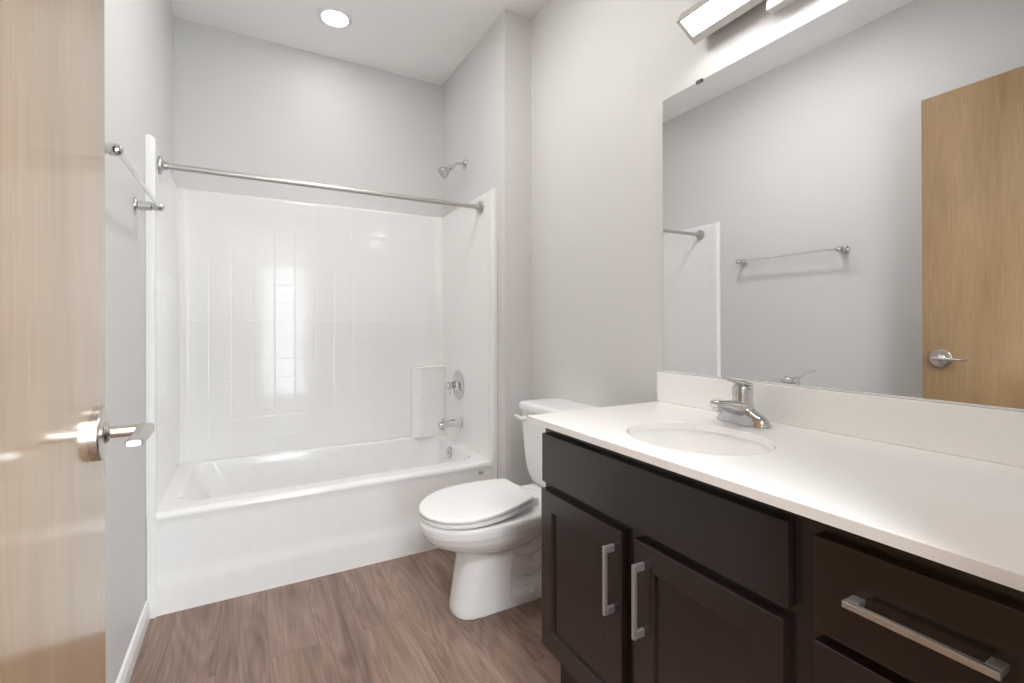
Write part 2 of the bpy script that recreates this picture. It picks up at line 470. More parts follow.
# rim to basin
bi = (0.090, W - 0.075, YT + 0.108, YB - 0.07)     # inner rim edge x0,x1,y0,y1
def inner(d0, d1, dy0, dy1, z, r): return rrect(bi[0] + d0, bi[1] - d1, bi[2] + dy0, bi[3] - dy1, z, r, 6)
rings += [rrect(X0 + 0.002, X1 - 0.002, Y0 + 0.026, Y1, ZR, 0.004, 6),
          inner(-0.012, -0.012, -0.014, -0.012, ZR, 0.115), inner(-0.004, -0.004, -0.005, -0.004, ZR - 0.0025, 0.11),
          inner(0.003, 0.002, 0.004, 0.003, ZR - 0.009, 0.105), inner(0.012, 0.006, 0.010, 0.008, ZR - 0.028, 0.10),
          inner(0.06, 0.022, 0.025, 0.022, 0.28, 0.10), inner(0.12, 0.035, 0.04, 0.038, 0.16, 0.11),
          inner(0.16, 0.05, 0.06, 0.055, 0.10, 0.12), inner(0.21, 0.08, 0.09, 0.085, 0.072, 0.12), inner(0.30, 0.16, 0.15, 0.14, 0.062, 0.10)]
ring_loft(bm, rings)
mesh_obj('tub_shell', bm, M_TUB, tub, angle=60)
bm = bmesh.new(); lathe(bm, (bi[1] - 0.0135, YC + 0.06, 0.343), (-1, 0, 0.22), [(0.037, -0.004), (0.037, 0.004), (0.033, 0.008), (0.012, 0.0095), (0.0, 0.0095)], 36)
bx(bm, bi[1] - 0.0275, bi[1] - 0.0215, YC + 0.052, YC + 0.068, 0.338, 0.352, 0.002)
mesh_obj('overflow_plate', bm, M_CHROME, tub)
bm = bmesh.new(); lathe(bm, (bi[1] - 0.24, YC, 0.0605), (0, 0, 1), [(0.038, 0), (0.038, 0.003), (0.030, 0.005), (0.026, 0.003), (0.024, 0.010), (0.0, 0.013)], 32)
mesh_obj('drain', bm, M_CHROME, tub)
# small round moulded emblem near the apron's right end (oval ring with a bar across)
bm = bmesh.new()
cx, cz = 1.432, 0.345; yf = YT + 0.0040
for rr in (0.0135,):
    pts = [(cx + cos(2 * pi * k / 28) * 0.013, yf, cz + sin(2 * pi * k / 28) * 0.0105) for k in range(29)]
    tube(bm, pts, 0.0018, 8)
bx(bm, cx - 0.009, cx + 0.009, yf - 0.0015, yf + 0.003, cz - 0.003, cz + 0.003, 0.0008)
mesh_obj('emblem', bm, M_GREY, tub)

# ------------------------------------------------------------------ shower surround
sur = thing('shower_surround', (W / 2, YB - 0.02, ZR), 'glossy white tile pattern wall surround lining the tub alcove', 'shower surround')
ZS = 1.872
bm = bmesh.new()
def u_profile(t, f):
    """inner line of the U in plan from the left front to the right front; t = panel thickness, f = front flange inset"""
    pts = []
    yf = YT - 0.011 + f
    lx, rx, by, r = t, W - t, YB - t - 0.005, 0.045
    # left flange: a rounded front lip 35 mm wide
    pts += [(0.001, yf + 0.0)]
    lip = 0.031
    for k in range(7):
        a = radians(90 - 90 * k / 6)
        pts.append((lip - 0.012 + 0.012 * cos(a), yf + 0.012 - 0.012 * sin(a)))
    pts += [(lip - 0.001, yf + 0.05), (lx, yf + 0.075)]
    for k in range(9):
        a = radians(180 - 90 * k / 8)
        pts.append((lx + r + r * cos(a), by - r + r * sin(a)))
    for k in range(9):
        a = radians(90 - 90 * k / 8)
        pts.append((rx - r + r * cos(a), by - r + r * sin(a)))
    pts += [(rx, yf + 0.075), (W - lip + 0.001, yf + 0.05)]
    for k in range(7):
        a = radians(180 + 90 * k / 6)
        pts.append((W - lip + 0.012 + 0.012 * cos(a), yf + 0.012 + 0.012 * sin(a)))
    pts += [(W - 0.001, yf)]
    return pts
P = u_profile(0.024, 0.0)
outerP = []
for (x, y) in P:       # matching outer line on the wall
    ox = 0.001 if x < W / 2 else W - 0.001
    oy = y
    if y > YB - 0.085: oy = YB - 0.001; ox = min(max(x, 0.001), W - 0.001); ox = 0.001 if x < 0.03 else (W - 0.001 if x > W - 0.03 else x)
    outerP.append((ox, oy))
rows = []
for z, k in ((ZR + 0.0003, 0.0), (ZS - 0.02, 0.0), (ZS - 0.014, 0.0), (ZS - 0.006, 0.10), (ZS - 0.001, 0.30), (ZS, 0.5), (ZS, 1.0)):
    rows.append([Vector((x + (ox - x) * k, y + (oy - y) * k, z)) for (x, y), (ox, oy) in zip(P, outerP)])
ring_loft(bm, rows, False, False, closed=False)
bm.normal_update()
for f in bm.faces:
    n = f.normal
    f.material_index = 0 if abs(n.y) > 0.7 and f.calc_center_median().y > 2.6 else (1 if abs(n.x) > 0.5 and f.calc_center_median().y > YT + 0.08 else 2)
mesh_obj('wall_panel', bm, [M_TILE_X, M_TILE_Y, M_TUB], sur, angle=50)
for xa, xb in ((0.001, 0.031), (W - 0.031, W - 0.001)):
    bm = bmesh.new()
    ring_loft(bm, [rrect(xa, xb, YT - 0.0112, YT - 0.0024, 0.0005, 0.004), rrect(xa, xb, YT - 0.0112, YT - 0.0024, ZR + 0.0002, 0.004)])
    mesh_obj('front_flange', bm, M_TUB, sur, angle=50)
# moulded corner shelf tower
bm = bmesh.new()
sx0, sx1, sy1 = 1.285, W - 0.026, YB - 0.030
def tower(d, z):
    pts = []
    y0 = 2.995 + d; xa = sx0 + d; r = 0.055
    pts.append(Vector((xa, sy1, z)))
    for k in range(7):
        a = radians(180 + 90 * k / 6); pts.append(Vector((xa + r + r * cos(a), y0 + r + r * sin(a), z)))
    pts.append(Vector((sx1, y0, z))); pts.append(Vector((sx1, sy1, z)))
    return pts
ring_loft(bm, [tower(-0.004, ZR + 0.001), tower(0.0, ZR + 0.03), tower(0.0, 0.845), tower(-0.003, 0.850), tower(-0.003, 0.857), tower(0.002, 0.861), tower(0.012, 0.8615), tower(0.030, 0.8615)])
mesh_obj('corner_shelf', bm, M_TUB, sur, angle=50)

# ------------------------------------------------------------------ shower fittings
def rosette(bm, c, ax, r, d): lathe(bm, c, ax, [(r, 0), (r, d * 0.35), (r * 0.9, d * 0.7), (r * 0.55, d), (0.0, d)], 40)
YRD, ZRD = 2.434, 1.801
rod = thing('shower_rod', (W / 2, YRD, ZRD), 'straight satin steel curtain rod spanning the tub alcove', 'curtain rod')
bm = bmesh.new(); tube(bm, [(0.042, YRD, ZRD), (W - 0.042, YRD, ZRD)], 0.0125, 24); mesh_obj('rod', bm, M_ROD, rod)
for x, s in ((0.025, 1), (W - 0.025, -1)):
    bm = bmesh.new(); lathe(bm, (x, YRD, ZRD), (s, 0, 0), [(0.036, 0.0005), (0.036, 0.006), (0.034, 0.009), (0.023, 0.012), (0.019, 0.016), (0.0175, 0.030), (0.013, 0.030)], 40)
    mesh_obj('flange', bm, M_ROD, rod)

sh = thing('showerhead', (W, 2.713, 2.130), 'chrome shower head on a bent arm high on the alcove wall', 'shower head')
bm = bmesh.new(); lathe(bm, (W - 0.0005, 2.713, 2.130), (-1, 0, 0), [(0.030, 0), (0.030, 0.003), (0.026, 0.008), (0.014, 0.012), (0.0, 0.012)], 36); mesh_obj('flange', bm, M_CHROME, sh)
arm = [(W - 0.004, 2.713, 2.130), (W - 0.04, 2.713, 2.130)] + bez((W - 0.04, 2.713, 2.130), (W - 0.058, 2.713, 2.130), (W - 0.066, 2.713, 2.122), (W - 0.080, 2.713, 2.104), 8)[1:]
bm = bmesh.new(); tube(bm, arm, 0.0085, 18); mesh_obj('arm', bm, M_CHROME, sh)
d = Vector((-0.80, 0, -0.60)).normalized()
bm = bmesh.new(); lathe(bm, (W - 0.078, 2.713, 2.107), d, [(0.011, -0.004), (0.013, 0.002), (0.013, 0.014), (0.017, 0.016), (0.018, 0.022), (0.017, 0.028), (0.013, 0.031), (0.015, 0.036), (0.024, 0.052), (0.033, 0.072), (0.0375, 0.080), (0.0385, 0.086), (0.037, 0.090), (0.031, 0.091), (0.0, 0.091)], 40)
mesh_obj('spray_head', bm, M_CHROME, sh)
bm = bmesh.new()
c0 = Vector((W - 0.078, 2.713, 2.107)) + d * 0.090
u = Vector((0, 1, 0)); w_ = d.cross(u)
for rr, nn in ((0.010, 6), (0.019, 12), (0.028, 16)):
    for k in range(nn):
        a = 2 * pi * k / nn
        lathe(bm, c0 + u * (rr * cos(a)) + w_ * (rr * sin(a)), d, [(0.0016, 0), (0.0012, 0.003), (0, 0.003)], 8)
mesh_obj('nozzles', bm, M_GREY, sh)

XS = W - 0.024
va = thing('shower_valve', (XS, 2.765, 0.757), 'round chrome shower valve plate with a single handle above the tub spout', 'shower valve')
vc = (XS - 0.0005, 2.765, 0.757)
bm = bmesh.new(); lathe(bm, vc, (-1, 0, 0), [(0.090, 0), (0.090, 0.003), (0.084, 0.008), (0.055, 0.014), (0.034, 0.017), (0.030, 0.026), (0.0, 0.026)], 56); mesh_obj('escutcheon', bm, M_CHROME, va)
bm = bmesh.new(); lathe(bm, (XS - 0.024, vc[1], vc[2]), (-1, 0, 0), [(0.020, 0), (0.022, 0.004), (0.021, 0.02), (0.024, 0.028), (0.025, 0.046), (0.022, 0.054), (0.0, 0.056)], 36)
tube(bm, [(XS - 0.062, vc[1], vc[2]), (XS - 0.064, vc[1] - 0.014, vc[2] - 0.028), (XS - 0.066, vc[1] - 0.024, vc[2] - 0.050)], [0.010, 0.0085, 0.006], 14)
mesh_obj('handle', bm, M_CHROME, va)

sp = thing('tub_spout', (XS, 2.730, 0.528), 'chrome tub spout with a pull up diverter below the valve', 'tub spout')
bm = bmesh.new()
rings = []
for x, zc, ry, rz in ((0.0005, 0.0, 0.030, 0.030), (0.006, 0.0, 0.030, 0.030), (0.010, 0.0, 0.0265, 0.0265), (0.05, 0.001, 0.0245, 0.0245), (0.095, 0.000, 0.023, 0.022), (0.122, -0.003, 0.0225, 0.0215), (0.136, -0.005, 0.022, 0.021), (0.141, -0.006, 0.0205, 0.0195), (0.1425, -0.006, 0.018, 0.017)):
    rings.append([Vector((XS - x, 2.730 + cos(2 * pi * k / 28) * ry, 0.528 + zc + sin(2 * pi * k / 28) * rz)) for k in range(28)])
ring_loft(bm, rings)
lathe(bm, (XS - 0.122, 2.730, 0.515), (0, 0, -1), [(0.015, 0), (0.015, 0.022), (0.012, 0.022), (0.0, 0.012)], 24)
mesh_obj('spout_body', bm, M_CHROME, sp)
bm = bmesh.new(); lathe(bm, (XS - 0.118, 2.730, 0.545), (0, 0, 1), [(0.004, 0), (0.004, 0.010), (0.008, 0.012), (0.0085, 0.018), (0.0, 0.020)], 20); mesh_obj('diverter_knob', bm, M_CHROME, sp)

# ------------------------------------------------------------------ towel bar on the left wall
TZ, TY0, TY1 = 1.556, 1.458, 2.090
tb = thing('towel_bar', (0, (TY0 + TY1) / 2, TZ), 'slim chrome towel bar on two posts on the left wall', 'towel bar')
bm = bmesh.new(); tube(bm, [(0.070, TY0 - 0.004, TZ), (0.070, TY1 + 0.004, TZ)], 0.0062, 20); mesh_obj('bar', bm, M_BRIGHT, tb)
for y in (TY0, TY1):
    bm = bmesh.new(); lathe(bm, (0.0005, y, TZ), (1, 0, 0), [(0.0255, 0), (0.0255, 0.004), (0.023, 0.008), (0.0180, 0.010), (0.0165, 0.034), (0.0165, 0.046), (0.0120, 0.049), (0.0120, 0.053), (0.0150, 0.057), (0.0155, 0.068), (0.0125, 0.078), (0.007, 0.082), (0.0, 0.083)], 36)
    mesh_obj('post', bm, M_CHROME, tb)

# ------------------------------------------------------------------ recessed light and an added unseen fill lamp
def can(x, y, lab):
    t = thing('recessed_light', (x, y, ZC), lab, 'ceiling light')
    bm = bmesh.new()
    lathe_prof = [(0.088, -0.0005), (0.088, 0.004), (0.083, 0.008), (0.068, 0.009), (0.066, 0.003)]
    n = 48; rings = [[Vector((x + cos(2 * pi * k / n) * r, y + sin(2 * pi * k / n) * r, ZC - d)) for k in range(n)] for r, d in lathe_prof]
    ring_loft(bm, rings, False, False)
    mesh_obj('trim_ring', bm, M_TRIM, t)
    bm = bmesh.new(); lathe(bm, (x, y, ZC - 0.001), (0, 0, -1), [(0.066, 0), (0.066, 0.003), (0.055, 0.0045), (0.0, 0.005)], 40); mesh_obj('lens', bm, M_CAN, t)
can(0.757, 2.694, 'round white recessed ceiling light above the tub')
t = thing('added_fill_lamp', (0.80, 1.62, ZC), 'added unseen fill lamp on the ceiling in the middle of the room', 'ceiling light')  # added broad for brightness, placed along the line of the rod's shadows
bm = bmesh.new()
lathe(bm, (0.80, 1.62, ZC - 0.0005), (0, 0, -1), [(0.168, 0), (0.168, 0.016), (0.163, 0.020), (0.0, 0.020)], 56); mesh_obj('fill_lamp_body', bm, M_TRIM, t)
bm = bmesh.new()
lathe(bm, (0.80, 1.62, ZC - 0.021), (0, 0, -1), [(0.152, 0), (0.152, 0.004), (0.12, 0.012), (0.06, 0.016), (0.0, 0.017)], 56); mesh_obj('diffuser', bm, M_DISC_FILL, t)

# ------------------------------------------------------------------ toilet
YTO = 1.749
toi = thing('toilet', (1.3, YTO, 0), 'white two piece toilet with its lid down beside the vanity', 'toilet')
def egg(z, xf, xb, hw, nf=2.0, nb=3.0, xm=None, n=56):
    """plan outline: rounded front at xf, squarer back at xb"""
    xm = xm if xm is not None else xf + (xb - xf) * 0.5
    out = []
    for k in range(n):
        a = 2 * pi * k / n
        c, s = cos(a), sin(a)
        if c < 0: e_, ax = 2.0 / nf, xm - xf
        else: e_, ax = 2.0 / nb, xb - xm
        out.append(Vector((xm + math.copysign(abs(c) ** e_, c) * ax, YTO + math.copysign(abs(s) ** e_, s) * hw, z)))
    return out
# bowl: outer shell, column, foot plate and trapway grown together
bm = bmesh.new()
ring_loft(bm, [egg(0.232, 1.12, 1.36, 0.085, xm=1.22), egg(0.252, 1.060, 1.40, 0.118, xm=1.22), egg(0.273, 0.998, 1.42, 0.145, xm=1.20), egg(0.294, 0.958, 1.44, 0.162, xm=1.18), egg(0.317, 0.934, 1.46, 0.174, xm=1.17),
               egg(0.335, 0.926, 1.48, 0.179, xm=1.16), egg(0.345, 0.921, 1.49, 0.184, xm=1.16), egg(0.370, 0.917, 1.49, 0.187, xm=1.16), egg(0.384, 0.921, 1.49, 0.184, xm=1.16), egg(0.388, 0.93, 1.49, 0.176, xm=1.16)])
def dee(z, xf, xb, hw, r=0.05, inset=0.018):
    pts = []
    for (px, py, rr) in ((xf, -hw, r), ):
        pass
    n = 10
    for k in range(n + 1):          # near front corner
        a = radians(180 + 90 * k / n); pts.append(Vector((xf + r + r * cos(a), YTO - hw + r + r * sin(a), z)))
    pts.append(Vector((xb, YTO - hw, z))); pts.append(Vector((xb, YTO + hw, z)))
    for k in range(n + 1):
        a = radians(90 + 90 * k / n); pts.append(Vector((xf + r + r * cos(a), YTO + hw - r + r * sin(a), z)))
    return pts
ring_loft(bm, [dee(0.0, 1.043, 1.262, 0.088, 0.078), dee(0.02, 1.043, 1.262, 0.088, 0.078), dee(0.12, 1.060, 1.266, 0.090, 0.078), dee(0.22, 1.080, 1.272, 0.096, 0.078), dee(0.29, 1.084, 1.275, 0.097, 0.078)])   # column
ring_loft(bm, [rrect(1.10, 1.655, YTO - 0.089, YTO + 0.089, 0.0, 0.03), rrect(1.10, 1.655, YTO - 0.089, YTO + 0.089, 0.025, 0.03), rrect(1.12, 1.645, YTO - 0.088, YTO + 0.088, 0.045, 0.03), rrect(1.14, 1.64, YTO - 0.08, YTO + 0.08, 0.06, 0.03)])  # foot
ring_loft(bm, [rrect(1.20, 1.60, YTO - 0.045, YTO + 0.045, 0.02, 0.02), rrect(1.20, 1.60, YTO - 0.045, YTO + 0.045, 0.34, 0.02)])   # core
# tank deck
ring_loft(bm, [rrect(1.36, 1.60, YTO - 0.10, YTO + 0.10, 0.25, 0.05), rrect(1.36, 1.66, YTO - 0.13, YTO + 0.13, 0.31, 0.05), rrect(1.34, 1.675, YTO - 0.165, YTO + 0.165, 0.352, 0.05), rrect(1.34, 1.675, YTO - 0.17, YTO + 0.17, 0.378, 0.05), rrect(1.35, 1.67, YTO - 0.16, YTO + 0.16, 0.385, 0.05)])
path = bez((1.25, YTO, 0.235), (1.36, YTO, 0.10), (1.40, YTO, 0.10), (1.44, YTO, 0.22), 10) + bez((1.44, YTO, 0.22), (1.47, YTO, 0.31), (1.56, YTO, 0.32), (1.585, YTO, 0.20), 10)[1:] + [(1.60, YTO, 0.10), (1.60, YTO, 0.02)]
tube(bm, path, 0.058, 20, True, (1.0, 1.42))
tube(bm, bez((1.24, YTO, 0.27), (1.33, YTO, 0.20), (1.40, YTO, 0.19), (1.46, YTO, 0.30), 10), 0.05, 18, True, (1.0, 2.0))
bowl = mesh_obj('bowl', bm, M_PORC, toi, angle=180, wn=False)
rm = bowl.modifiers.new('fuse', 'REMESH'); rm.mode = 'VOXEL'; rm.voxel_size = 0.0042; rm.use_smooth_shade = True
sm = bowl.modifiers.new('smooth', 'SMOOTH'); sm.factor = 0.5; sm.iterations = 4
# seat and lid: long oval, narrower and straight at the back, rising slightly to the hinge
LX0, LXM, LX1, LHW = 0.921, 1.112, 1.352, 0.187
def lidring(z, d, rise=0.028, x1=LX1):
    half = []
    for k in range(15):
        a = pi - (pi / 2) * k / 14
        half.append((LXM + cos(a) * (LXM - LX0 - d), sin(a) * (LHW - d)))
    for k in range(1, 9):
        u = k / 9.0; xx = LXM + (x1 - 0.035 - LXM) * u
        half.append((xx, LHW * (1 - 0.24 * u ** 1.9) - d))
    wb = LHW * 0.74 - d; r = 0.030
    for k in range(0, 7):
        a = pi / 2 * (1 - k / 6.0)
        half.append((x1 - d * 0.5 - r + r * cos(a), wb - r + r * sin(a)))
    pts = half + [(x, -y) for x, y in reversed(half[1:])]
    return [Vector((x, YTO + y, z + rise * (x - LX0) / (LX1 - LX0))) for x, y in pts]
bm = bmesh.new()
R = ring_loft(bm, [lidring(0.3895, 0.004, 0.02), lidring(0.3915, 0.0005, 0.02), lidring(0.4005, 0.0005, 0.024), lidring(0.4030, 0.005, 0.024), lidring(0.4030, 0.028, 0.024), lidring(0.3895, 0.028, 0.02)], False, False)
n = len(R[0])
for i in range(n): bm.faces.new((R[-1][i], R[-1][(i + 1) % n], R[0][(i + 1) % n], R[0][i]))
mesh_obj('seat', bm, M_SEAT, toi, angle=50)
bm = bmesh.new()
ring_loft(bm, [lidring(0.4055, 0.008, 0.024), lidring(0.4065, 0.002, 0.025), lidring(0.410, 0.0, 0.026), lidring(0.4155, 0.0, 0.028), lidring(0.4185, 0.002, 0.0285), lidring(0.4200, 0.007, 0.0285), lidring(0.4206, 0.025, 0.0285), [Vector((1.14 + (p.x - 1.14) * 0.5, YTO + (p.y - YTO) * 0.5, p.z + 0.0004 - 0.0285 * 0.5 * (p.x - 1.14) / (LX1 - LX0))) for p in lidring(0.4206, 0.025, 0.0285)]])
mesh_obj('lid', bm, M_SEAT, toi, angle=50)
for s in (-1, 1):
    bm = bmesh.new(); bx(bm, 1.352, 1.395, YTO + s * 0.072 - 0.020, YTO + s * 0.072 + 0.020, 0.3855, 0.424, 0.006, 3)
    mesh_obj('hinge', bm, M_SEAT, toi)
    bm = bmesh.new(); lathe(bm, (1.36, YTO + s * 0.092, 0.040), (0, 0, 1), [(0.013, 0), (0.013, 0.010), (0.009, 0.018), (0.0, 0.020)], 20)
    mesh_obj('bolt_cap', bm, M_SEAT, toi)
# tank
bm = bmesh.new()
YTK = YTO + 0.016
def tk(z, x0, hw, r): return rrect(x0, 1.680, YTK - hw, YTK + hw, z, r, 8)
ring_loft(bm, [tk(0.387, 1.535, 0.120, 0.05), tk(0.392, 1.522, 0.142, 0.05), tk(0.410, 1.508, 0.167, 0.045), tk(0.435, 1.500, 0.182, 0.042), tk(0.475, 1.495, 0.194, 0.04), tk(0.54, 1.490, 0.201, 0.038), tk(0.64, 1.485, 0.206, 0.036), tk(0.734, 1.482, 0.208, 0.035)])
mesh_obj('tank', bm, M_PORC, toi, angle=60)
bm = bmesh.new()
def tl(z, d, r=0.035): return rrect(1.470 + d, 1.683, YTK - 0.213 + d, YTK + 0.213 - d, z, r, 8)
ring_loft(bm, [tl(0.7345, 0.006), tl(0.737, 0.001), tl(0.741, 0.0), tl(0.759, 0.0), tl(0.766, 0.003), tl(0.771, 0.010), tl(0.7735, 0.026), tl(0.7750, 0.08, 0.03)])
mesh_obj('tank_lid', bm, M_PORC, toi, angle=60)
bm = bmesh.new()
lathe(bm, (1.4855, YTK + 0.155, 0.694), (-1, 0, 0), [(0.013, 0), (0.013, 0.010), (0.010, 0.013), (0.007, 0.022), (0, 0.023)], 22)
tube(bm, [(1.468, YTK + 0.150, 0.694), (1.464, YTK + 0.170, 0.696), (1.463, YTK + 0.195, 0.699), (1.463, YTK + 0.214, 0.701)], [0.007, 0.0075, 0.008, 0.006], 16, True, (1.0, 0.7))
mesh_obj('flush_lever', bm, M_SEAT, toi, angle=60)

# ------------------------------------------------------------------ vanity cabinet
XF = 1.125; XFR = 1.145; VY0, VY1 = 0.134, 1.226; ZB = 0.156; ZT = 0.834
van = thing('vanity_cabinet', (1.4, 0.68, 0), 'dark espresso vanity cabinet with two doors and a drawer bank', 'vanity cabinet')
bm = bmesh.new()
t = 0.018
bx(bm, XFR + 0.0005, XR - 0.002, VY1 - t, VY1, ZB, ZT); bx(bm, 1.200, XR - 0.002, VY1 - t, VY1, 0.0, ZB)        # far side panel with toe notch
bx(bm, XFR + 0.0005, XR - 0.002, VY0, VY0 + t, ZB, ZT); bx(bm, 1.200, XR - 0.002, VY0, VY0 + t, 0.0, ZB)
bx(bm, XFR + 0.02, XR - 0.02, VY0 + t, VY1 - t, ZB, ZB + t)                                                      # floor
bx(bm, XR - 0.014, XR - 0.002, VY0 + t, VY1 - t, ZB, ZT)                                                        # back
bx(bm, XFR + 0.02, XR - 0.02, 0.434, 0.452, ZB + t, ZT)                                                          # divider
mesh_obj('carcass', bm, M_ESP, van, smooth=False)
bm = bmesh.new()
for y0, y1 in ((1.184, VY1), (0.424, 0.478), (VY0, 0.175)): bx(bm, XFR, XFR + 0.019, y0, y1, ZB, ZT)
bx(bm, XFR, XFR + 0.019, 0.822, 0.868, ZB + 0.03, 0.628)
for y0, y1 in ((0.478, 1.184), (0.175, 0.424)):
    bx(bm, XFR, XFR + 0.019, y0, y1, 0.795, ZT); bx(bm, XFR, XFR + 0.019, y0, y1, 0.628, 0.664); bx(bm, XFR, XFR + 0.019, y0, y1, ZB, ZB + 0.03)
bx(bm, XFR, XFR + 0.019, 0.175, 0.424, 0.385, 0.415)
mesh_obj('face_frame', bm, M_ESP, van, smooth=False)
bm = bmesh.new(); bx(bm, 1.200, 1.214, VY0 + t, VY1 - t, 0.0, ZB)
mesh_obj('toe_kick', bm, M_ESPH, van, smooth=False)
def shaker(name, y0, y1, z0, z1, m=M_ESP, rail=0.056):
    """frame and recessed flat panel"""
    bm = bmesh.new()
    b = XFR - 0.0005
    def ring(x, d): return [Vector((x, y0 + d, z0 + d)), Vector((x, y1 - d, z0 + d)), Vector((x, y1 - d, z1 - d)), Vector((x, y0 + d, z1 - d))]
    ring_loft(bm, [ring(b, 0), ring(XF + 0.0022, 0), ring(XF + 0.0007, 0.0007), ring(XF, 0.0022), ring(XF, rail), ring(XF + 0.002, rail + 0.003), ring(XF + 0.0085, rail + 0.0045)])
    return mesh_obj(name, bm, m, van, smooth=False)
def slab(name, y0, y1, z0, z1):
    bm = bmesh.new(); bx(bm, XF, XFR - 0.0005, y0, y1, z0, z1)
    return mesh_obj(name, bm, M_ESPH, van, smooth=False, bevel=0.0022)
def pull(parent, c, axis, L=0.166):
    bm = bmesh.new(); w = 0.0047
    y, z = c
    if axis == 'Z':
        bx(bm, XF - 0.032, XF - 0.023, y - w, y + w, z - L / 2, z + L / 2, 0.001)
        for s in (-1, 1): bx(bm, XF - 0.0225, XF, y - w * 0.95, y + w * 0.95, z + s * (L / 2 - 0.0085) - 0.008, z + s * (L / 2 - 0.0085) + 0.008, 0.0008)
    else:
        bx(bm, XF - 0.032, XF - 0.023, y - L / 2, y + L / 2, z - w, z + w, 0.001)
        for s in (-1, 1): bx(bm, XF - 0.0225, XF, y + s * (L / 2 - 0.0085) - 0.008, y + s * (L / 2 - 0.0085) + 0.008, z - w * 0.95, z + w * 0.95, 0.0008)
    mesh_obj('handle', bm, M_SATIN, parent, smooth=False)
slab('false_front', 0.464, 1.216, 0.660, 0.806)
d1 = shaker('door', 0.867, 1.221, 0.164, 0.637); pull(d1, (0.893, 0.515), 'Z')
d2 = shaker('door', 0.472, 0.823, 0.164, 0.639); pull(d2, (0.793, 0.514), 'Z')
for z0, z1 in ((0.652, 0.801), (0.402, 0.636), (0.164, 0.389)):
    dr = slab('drawer', 0.180, 0.424, z0, z1)
    pull(dr, (0.2845, z0 + (z1 - z0) * 0.525 if z1 > 0.7 else (z0 + z1) / 2), 'Y')

# ------------------------------------------------------------------ countertop, sink and faucet
ZK = 0.854; TK = 0.0196; XK = 1.1005; YK = 1.257
SYC, SXC, SAX, SAY = 0.8145, 1.325, 0.155, 0.182
ct = thing('countertop', (1.4, 0.7, ZK - TK), 'white quartz countertop with a short backsplash on the dark vanity', 'countertop')
bm = bmesh.new()
NS = 64
ov = [(SXC + SAX * cos(2 * pi * k / NS), SYC + SAY * sin(2 * pi * k / NS)) for k in range(NS)]
cx0, cx1, cy0, cy1 = XK, XR - 0.001, YN + 0.002, YK
# square ring of points matching the oval by angle, so the top is a clean ring of faces
def sq(k):
    a = 2 * pi * k / NS; dx, dy = cos(a), sin(a)
    tx = ((cx1 - SXC) if dx > 0 else (cx0 - SXC)) / dx if abs(dx) > 1e-9 else 1e9
    ty = ((cy1 - SYC) if dy > 0 else (cy0 - SYC)) / dy if abs(dy) > 1e-9 else 1e9
    s = min(tx, ty); return [SXC + dx * s, SYC + dy * s]
out = [sq(k) for k in range(NS)]
for c in ((cx0, cy0), (cx0, cy1), (cx1, cy0), (cx1, cy1)):
    i = min(range(NS), key=lambda k: (out[k][0] - c[0]) ** 2 + (out[k][1] - c[1]) ** 2); out[i] = list(c)
ring_rows = []
zt, zb = ZK, ZK - TK
ch = 0.0018
def shrink(p, d): return (p[0] + (d if p[0] <= cx0 + 1e-6 else 0) - (d if p[0] >= cx1 - 1e-6 else 0), p[1] + (d if p[1] <= cy0 + 1e-6 else 0) - (d if p[1] >= cy1 - 1e-6 else 0))
A = [[Vector((*p, zb)) for p in ov], [Vector((*p, zb)) for p in out], [Vector((*p, zt - ch)) for p in out], [Vector((*shrink(p, ch), zt)) for p in out],
     [Vector((SXC + (SAX + 0.0025) * cos(2 * pi * k / NS), SYC + (SAY + 0.0025) * sin(2 * pi * k / NS), zt)) for k in range(NS)],
     [Vector((SXC + (SAX + 0.0006) * cos(2 * pi * k / NS), SYC + (SAY + 0.0006) * sin(2 * pi * k / NS), zt - 0.0008)) for k in range(NS)],
     [Vector((*p, zt - 0.003)) for p in ov]]
R = ring_loft(bm, A, False, False)
for i in range(NS): bm.faces.new((R[-1][i], R[-1][(i + 1) % NS], R[0][(i + 1) % NS], R[0][i]))
mesh_obj('slab', bm, M_QUARTZ, ct, angle=25)
bm = bmesh.new(); bx(bm, 1.6565, XR - 0.001, YN + 0.002, 1.2635, ZK + 0.0005, 0.9614)
mesh_obj('backsplash', bm, M_QUARTZ, ct, smooth=False, bevel=0.0018)

sk = thing('sink', (SXC, SYC, 0.655), 'white oval undermount sink set in the quartz countertop', 'sink')
bm = bmesh.new()
def el(fx, fy, z, n=48): return [Vector((SXC + SAX * fx * cos(2 * pi * k / n), SYC + SAY * fy * sin(2 * pi * k / n), z)) for k in range(n)]
zr = ZK - TK - 0.0005
ring_loft(bm, [el(1.14, 1.12, zr - 0.012), el(1.14, 1.12, zr), el(1.03, 1.03, zr), el(1.02, 1.02, zr - 0.006), el(0.99, 0.99, zr - 0.03), el(0.93, 0.93, zr - 0.07), el(0.80, 0.80, zr - 0.125), el(0.60, 0.60, zr - 0.150), el(0.35, 0.35, zr - 0.162), el(0.14, 0.12, zr - 0.166),
               el(0.14, 0.12, zr - 0.178), el(0.40, 0.38, zr - 0.176), el(0.66, 0.66, zr - 0.165), el(0.87, 0.87, zr - 0.138), el(1.00, 1.00, zr - 0.075), el(1.05, 1.05, zr - 0.03), el(1.06, 1.05, zr - 0.012)], False, False)
bm.faces.ensure_lookup_table()
mesh_obj('basin', bm, M_BASIN, sk, angle=60)
bm = bmesh.new(); lathe(bm, (SXC, SYC, zr - 0.1705), (0, 0, 1), [(0.021, 0), (0.0285, 0.0058), (0.026, 0.0075), (0.019, 0.006), (0.018, 0.010), (0.0, 0.012)], 32)
mesh_obj('drain', bm, M_CHROME, sk)
